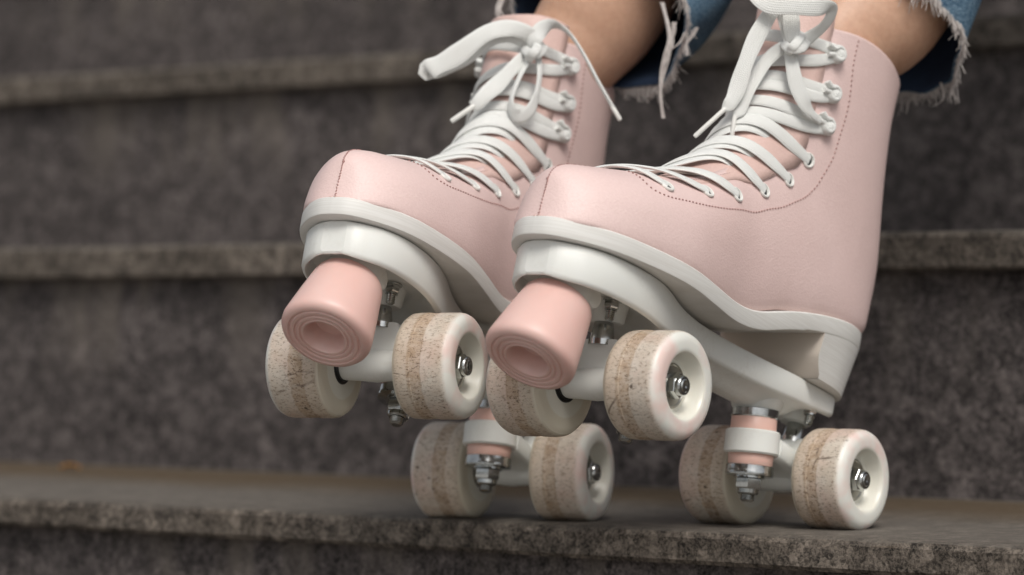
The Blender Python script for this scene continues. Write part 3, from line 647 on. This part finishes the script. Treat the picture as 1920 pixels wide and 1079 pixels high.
WHEEL = [(-17.5, 8.8), (-17.5, 22), (-17.3, 25), (-16.2, 27.4), (-14.2, 28.7), (-11, 29), (-5.6, 29), (-5.3, 28.75), (.8, 28.75), (1.1, 29), (11.2, 29), (13.2, 28.75), (15.1, 27.8), (16.5, 26.2), (17.3, 24.2), (17.5, 21.6), (17.45, 18.9), (17.0, 17.9), (15.8, 17.1), (13.8, 16.4), (10.2, 15.2), (8.5, 14.2), (8.2, 12), (8.2, 9)]
def build_wheel(root, x0, side, idx, spin):
    """every wheel mesh is centred on its own axle point, +Y is the outer face"""
    mb = MB(); K = []
    for i in range(len(WHEEL) - 1): K += [WHEEL[i], ((WHEEL[i][0] + WHEEL[i+1][0]) / 2, (WHEEL[i][1] + WHEEL[i+1][1]) / 2)]
    K.append(WHEEL[-1]); lathe(mb, (0, 0, 0), (0, 1, 0), K, 96, 0, False)
    o = mb.build('wheel', M['wheels'][idx], root, angle=28)
    o.location = (x0 * MM, side * 38.69 * MM, 0); o.rotation_euler = (0, spin, math.pi if side < 0 else 0)
    b = MB(); lathe(b, (0, 0, 0), (0, 1, 0), [(7.2, 11.9), (8.6, 12.1), (8.9, 11.2), (8.3, 10.6), (8.3, 7.4), (9, 7.2), (9, 4.5)], 40); 
    b.build('bearing', M['shield'], o)
    b = MB(); lathe(b, (0, 0, 0), (0, 1, 0), [(8.8, 6.2), (9.6, 6.2), (9.6, 5.8)], 30); lathe(b, (0, 0, 0), (0, 1, 0), [(9.6, 6.6), (9.9, 7.1), (13.2, 7.1), (14, 6.4)], 6)
    lathe(b, (0, 0, 0), (0, 1, 0), [(14, 5.6), (16.2, 5.4), (16.8, 4.8), (16.8, 3.6)], 28)
    b.build('axle_nut', M['steel'], o)
    b = MB(); lathe(b, (0, 0, 0), (0, 1, 0), [(9, 3.9)] + [(14 + q * .4, 3.7 if q % 2 else 3.3) for q in range(8)] + [(17.4, 3.0), (17.2, 1.2), (16.4, .1)], 20); b.build('axle_end', M['steel'], o)
    b = MB(); lathe(b, (0, 0, 0), (0, -1, 0), [(17.2, 10.4), (17.9, 10.4), (17.9, 8.9), (19.0, 8.6), (19.0, 7)], 36); b.build('bearing_seal', M['black'], o)

def build_stop(root):
    mb = MB(); P0 = np.array([240.5, 0, 31.5]); P1 = np.array([258, 0, -6.5]); ax = P1 - P0; L = np.linalg.norm(ax)
    prof = [(-.2, 8), (-.2, 17), (.4, 18.6), (2, 19.5), (10, 20.9), (20, 22.7), (L - 9, 24.7), (L - 5.5, 25.2), (L - 3.2, 25), (L - 1.5, 24), (L - .5, 22.6), (L - .1, 21.3),
            (L, 20.6), (L - .7, 20.1), (L - .7, 19.4), (L + .1, 18.8), (L + .1, 17.2), (L - .7, 16.7), (L - .7, 16.0), (L + .1, 15.4), (L + .1, 14.2), (L - .6, 13.8), (L - .6, 13.3), (L + .1, 12.8), (L, 11.9), (L - 1.2, 11.1), (L - 5, 10.0), (L - 11, 8.8), (L - 11.4, 7), (L - 11.4, .2)]
    lathe(mb, P0, ax, prof, 72); o = mb.build('toe_stop', M['stop'], root, angle=30)
    b = MB(); lathe(b, P0, -ax, [(-1, 5), (8, 5)], 20); b.build('stem', M['steel'], o)

def build_skate(which, pose, label, mirror=False):
    root = bpy.data.objects.new('roller_skate', None); COL.objects.link(root); root.empty_display_size = .05
    x, y, z, yaw, pitch, roll = pose
    root.matrix_world = to4(rz(yaw) @ ry(pitch) @ rx(roll), (x, y, z)); tag(root, label, 'roller skate', 'pink roller skates worn on the steps')
    L = 193.5
    build_boot(root, which); build_sole(root); build_plate(root, L); build_stop(root)
    build_truck(root, 0, 1); build_truck(root, L, -1); build_lace(root, which)
    base = 0 if which == 'A' else 4
    for i, (x0, s) in enumerate(((L, 1), (L, -1), (0, 1), (0, -1))): build_wheel(root, x0, s, base + i, .7 + 1.3 * i + base)
    return root
build_skate('A', (-.18651, .06657, .02823, -1.56927, -.30030, -.00412), 'nearer pale pink roller skate on the right, its laces tied in an upright bow')
build_skate('B', (-.35152, .02505, .02848, -1.34505, -.34787, .00282), 'farther pale pink roller skate on the left, its lace loop flopping out to the left')

# ---------------------------------------------------------------- person: two bare shins going up from the boots
def tube_rings(K, n=28):
    K = np.array(K, float); T = np.gradient(K[:, :3], axis=0); T /= np.linalg.norm(T, axis=1)[:, None]; up = np.array([1., 0, 0]); rs = []
    for p, t in zip(K, T):
        a = up - (up @ t) * t; a /= np.linalg.norm(a); up = a; b = np.cross(t, a)
        rs.append([p[:3] + a * math.cos(q) * p[3] + b * math.sin(q) * p[4] for q in np.linspace(0, 2*math.pi, n, endpoint=False)])
    return rs
#  x y z half-width(x) half-depth
legA = [(-.184, -.050, .145, .016, .012), (-.185, -.02, .152, .024, .018), (-.186, .030, .156, .027, .026), (-.186, .070, .180, .026, .032), (-.186, .088, .21, .026, .033), (-.1868, .099, .24, .0265, .034), (-.1868, .111, .262, .0268, .034), (-.184, .121, .278, .0285, .034), (-.1785, .136, .292, .0315, .037), (-.170, .157, .31, .0345, .043), (-.160, .180, .36, .042, .047), (-.150, .205, .44, .050, .053), (-.140, .245, .56, .050, .052), (-.130, .275, .66, .052, .055), (-.130, .30, .715, .057, .057), (-.142, .38, .715, .066, .066), (-.165, .52, .66, .080, .078), (-.190, .68, .58, .092, .088), (-.215, .78, .53, .105, .095)]
legB = [(-.33, -.060, .150, .016, .012), (-.340, -.035, .156, .024, .018), (-.352, .01, .156, .027, .026), (-.359, .042, .180, .026, .032), (-.363, .056, .21, .026, .033), (-.3635, .066, .24, .0265, .034), (-.3625, .077, .262, .0268, .034), (-.358, .085, .278, .0285, .034), (-.352, .096, .292, .0315, .037), (-.342, .110, .315, .0345, .043), (-.338, .135, .36, .042, .047), (-.338, .17, .44, .050, .053), (-.348, .225, .56, .050, .052), (-.352, .26, .66, .052, .055), (-.352, .29, .715, .057, .057), (-.345, .37, .715, .066, .066), (-.325, .51, .66, .080, .078), (-.30, .67, .58, .092, .088), (-.275, .77, .53, .105, .095)]
path = catmull(legA + [(-.245, .82, .52, .10, .11)] + legB[::-1], 300)
mb = MB(); mb.rings(tube_rings(path), True)
body = mb.build('person', M['skin'], scale=1, angle=70)
tag(body, 'person in frayed cropped blue jeans, bare shins down in the pink skates', 'person')
# jeans: wide cropped legs, open frayed hems
def hem_center(K, w): return K
jA = [(-0.1732, 0.163, 0.2918, .046, .050), (-.170, .180, .345, .056, .056), (-.155, .20, .43, .066, .066)] + [(a, b, c, d + .016, e + .016) for a, b, c, d, e in legA[12:]]
jB = [(-0.3383, 0.0945, 0.3189, .062, .056), (-.339, .140, .350, .068, .060), (-.337, .17, .43, .072, .068)] + [(a, b, c, d + .016, e + .016) for a, b, c, d, e in legB[12:]]
path = catmull(jA + [(-.245, .82, .52, .12, .13)] + jB[::-1], 300)
rs = tube_rings(path, 64)
def hem_ring(ring, ctr, drop_dir):
    out = []
    for q in ring:
        d = (q - ctr); k_ = d @ drop_dir / .065        # -1 front .. 1 back
        out.append(q + np.array([0, 0, -.030 * k_ - .004 + random.uniform(-.0015, .0015)]))
    return out
FWD = np.array([-.6, .8, 0]); RGT = np.array([.8, .6, 0])
cA, cB = path[0][:3], path[-1][:3]
front_back = [(0, cA), (-1, cB)]
for k_, c in front_back:
    idx = range(0, 26) if k_ == 0 else range(len(rs) - 26, len(rs))
    for ii in idx:
        f = 1 - (ii / 26 if k_ == 0 else (len(rs) - 1 - ii) / 26)
        f = max(0, f) ** 1.5; new = []
        for j, q in enumerate(rs[ii]):
            a = 2 * math.pi * j / 64; cc = path[ii][:3]; d = q - cc
            fold = (.003 * math.sin(a * 3 + (1 if k_ else 2.2)) + .0018 * math.sin(a * 7)) * (.3 + .7 * f)
            drop = (.36 * (d @ FWD) + .13 * (d @ RGT)) if k_ == 0 else (.28 * (d @ FWD) + .17 * (d @ RGT))
            q = cc + d * (1 + fold / .06); new.append(q + np.array([0, 0, (-drop + .0012 * math.sin(a * 11)) * f]))
        rs[ii] = new
mb = MB(); mb.rings(rs, False)
jeans = mb.build('jeans', [M['denim'], M['denim_in']], body, scale=1, angle=80)
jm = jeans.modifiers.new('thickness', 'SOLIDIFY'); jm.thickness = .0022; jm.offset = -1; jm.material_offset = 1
bm = bmesh.new(); bm.from_mesh(jeans.data)
fc = bm.faces[:]; f0 = max(fc, key=lambda f: f.calc_center_median().z)
if f0.normal.z < 0: bmesh.ops.reverse_faces(bm, faces=fc)
bm.to_mesh(jeans.data); bm.free()
fr = MB()
def thread(p, L, r=.0003, lean=(0, 0)):
    P = []; q = np.array(p, float); d = np.array([random.uniform(-.3, .3) + lean[0], random.uniform(-.3, .3) + lean[1], -1.])
    n = 9
    for i in range(n): P.append(q.copy()); q = q + d / np.linalg.norm(d) * L / (n-1); d += np.array([random.uniform(-.3, .3), random.uniform(-.3, .3), 0])
    P = smooth_path(P, 2); rsx = []
    for i, q in enumerate(P):
        rr = r * (1 - .5 * i / n); rsx.append([q + np.array([math.cos(a) * rr, math.sin(a) * rr, 0]) for a in np.linspace(0, 2*math.pi, 5, endpoint=False)])
    fr.rings(rsx, True)
for ring in (rs[0], rs[-1]):
    for k_ in range(len(ring)):
        for _ in range(26):
            t = random.random(); p = np.array(ring[k_]) * (1 - t) + np.array(ring[(k_ + 1) % len(ring)]) * t + np.array([0, 0, .003 * random.random()])
            thread(p, random.choice([.0015, .003, .004, .005, .009]) * (.6 + .5 * (1 + math.sin(k_ * 1.1) * math.sin(k_ * .43))) * random.uniform(.7, 1.3))
def bundle(K, n, r, j):
    for _ in range(n):
        o_ = np.array([random.uniform(-j, j), random.uniform(-j, j), 0.]); P = catmull(K, 26)
        ph = random.uniform(0, 6); P = [p + o_ * (.55 + .45 * math.cos(i * .35 + ph)) for i, p in enumerate(P)]
        fr.rings([[p + np.array([math.cos(a), math.sin(a), 0]) * r * (1 - .5 * i / 26) for a in np.linspace(0, 2*math.pi, 6, endpoint=False)] for i, p in enumerate(P)], True)
bundle([(-0.2815, 0.0811, 0.3102), (-0.279, 0.0831, 0.2989), (-0.2777, 0.0841, 0.2877), (-0.2796, 0.0828, 0.2781), (-0.2817, 0.0814, 0.2668), (-0.2823, 0.081, 0.254), (-0.2811, 0.0821, 0.2405)], 7, 0.0007, 0.0022)
bundle([(-0.2759, 0.0854, 0.2983), (-0.2759, 0.0855, 0.2909), (-0.278, 0.084, 0.2829), (-0.2801, 0.0825, 0.2733)], 5, 0.0006, 0.0015)
bundle([(-0.2703, 0.0897, 0.2919), (-0.2729, 0.0878, 0.2854), (-0.277, 0.0847, 0.2813), (-0.2796, 0.0829, 0.2749), (-0.2817, 0.0814, 0.2636)], 4, 0.0006, 0.0012)
bundle([(-0.2697, 0.1027, 0.296), (-0.2718, 0.1011, 0.2908), (-0.2749, 0.0988, 0.2856), (-0.2744, 0.0993, 0.2789)], 4, 0.0006, 0.0015)
bundle([(-0.1598, 0.2047, 0.2637), (-0.1585, 0.2057, 0.2589), (-0.1591, 0.2053, 0.253), (-0.1635, 0.202, 0.2491)], 3, 0.0006, 0.001)
bundle([(-0.3734, 0.043, 0.3175), (-0.3745, 0.0422, 0.311), (-0.375, 0.0419, 0.3045), (-0.3735, 0.0431, 0.3006)], 9, 0.0008, 0.003)

fr.build('frayed_threads', M['fray'], jeans, scale=1)
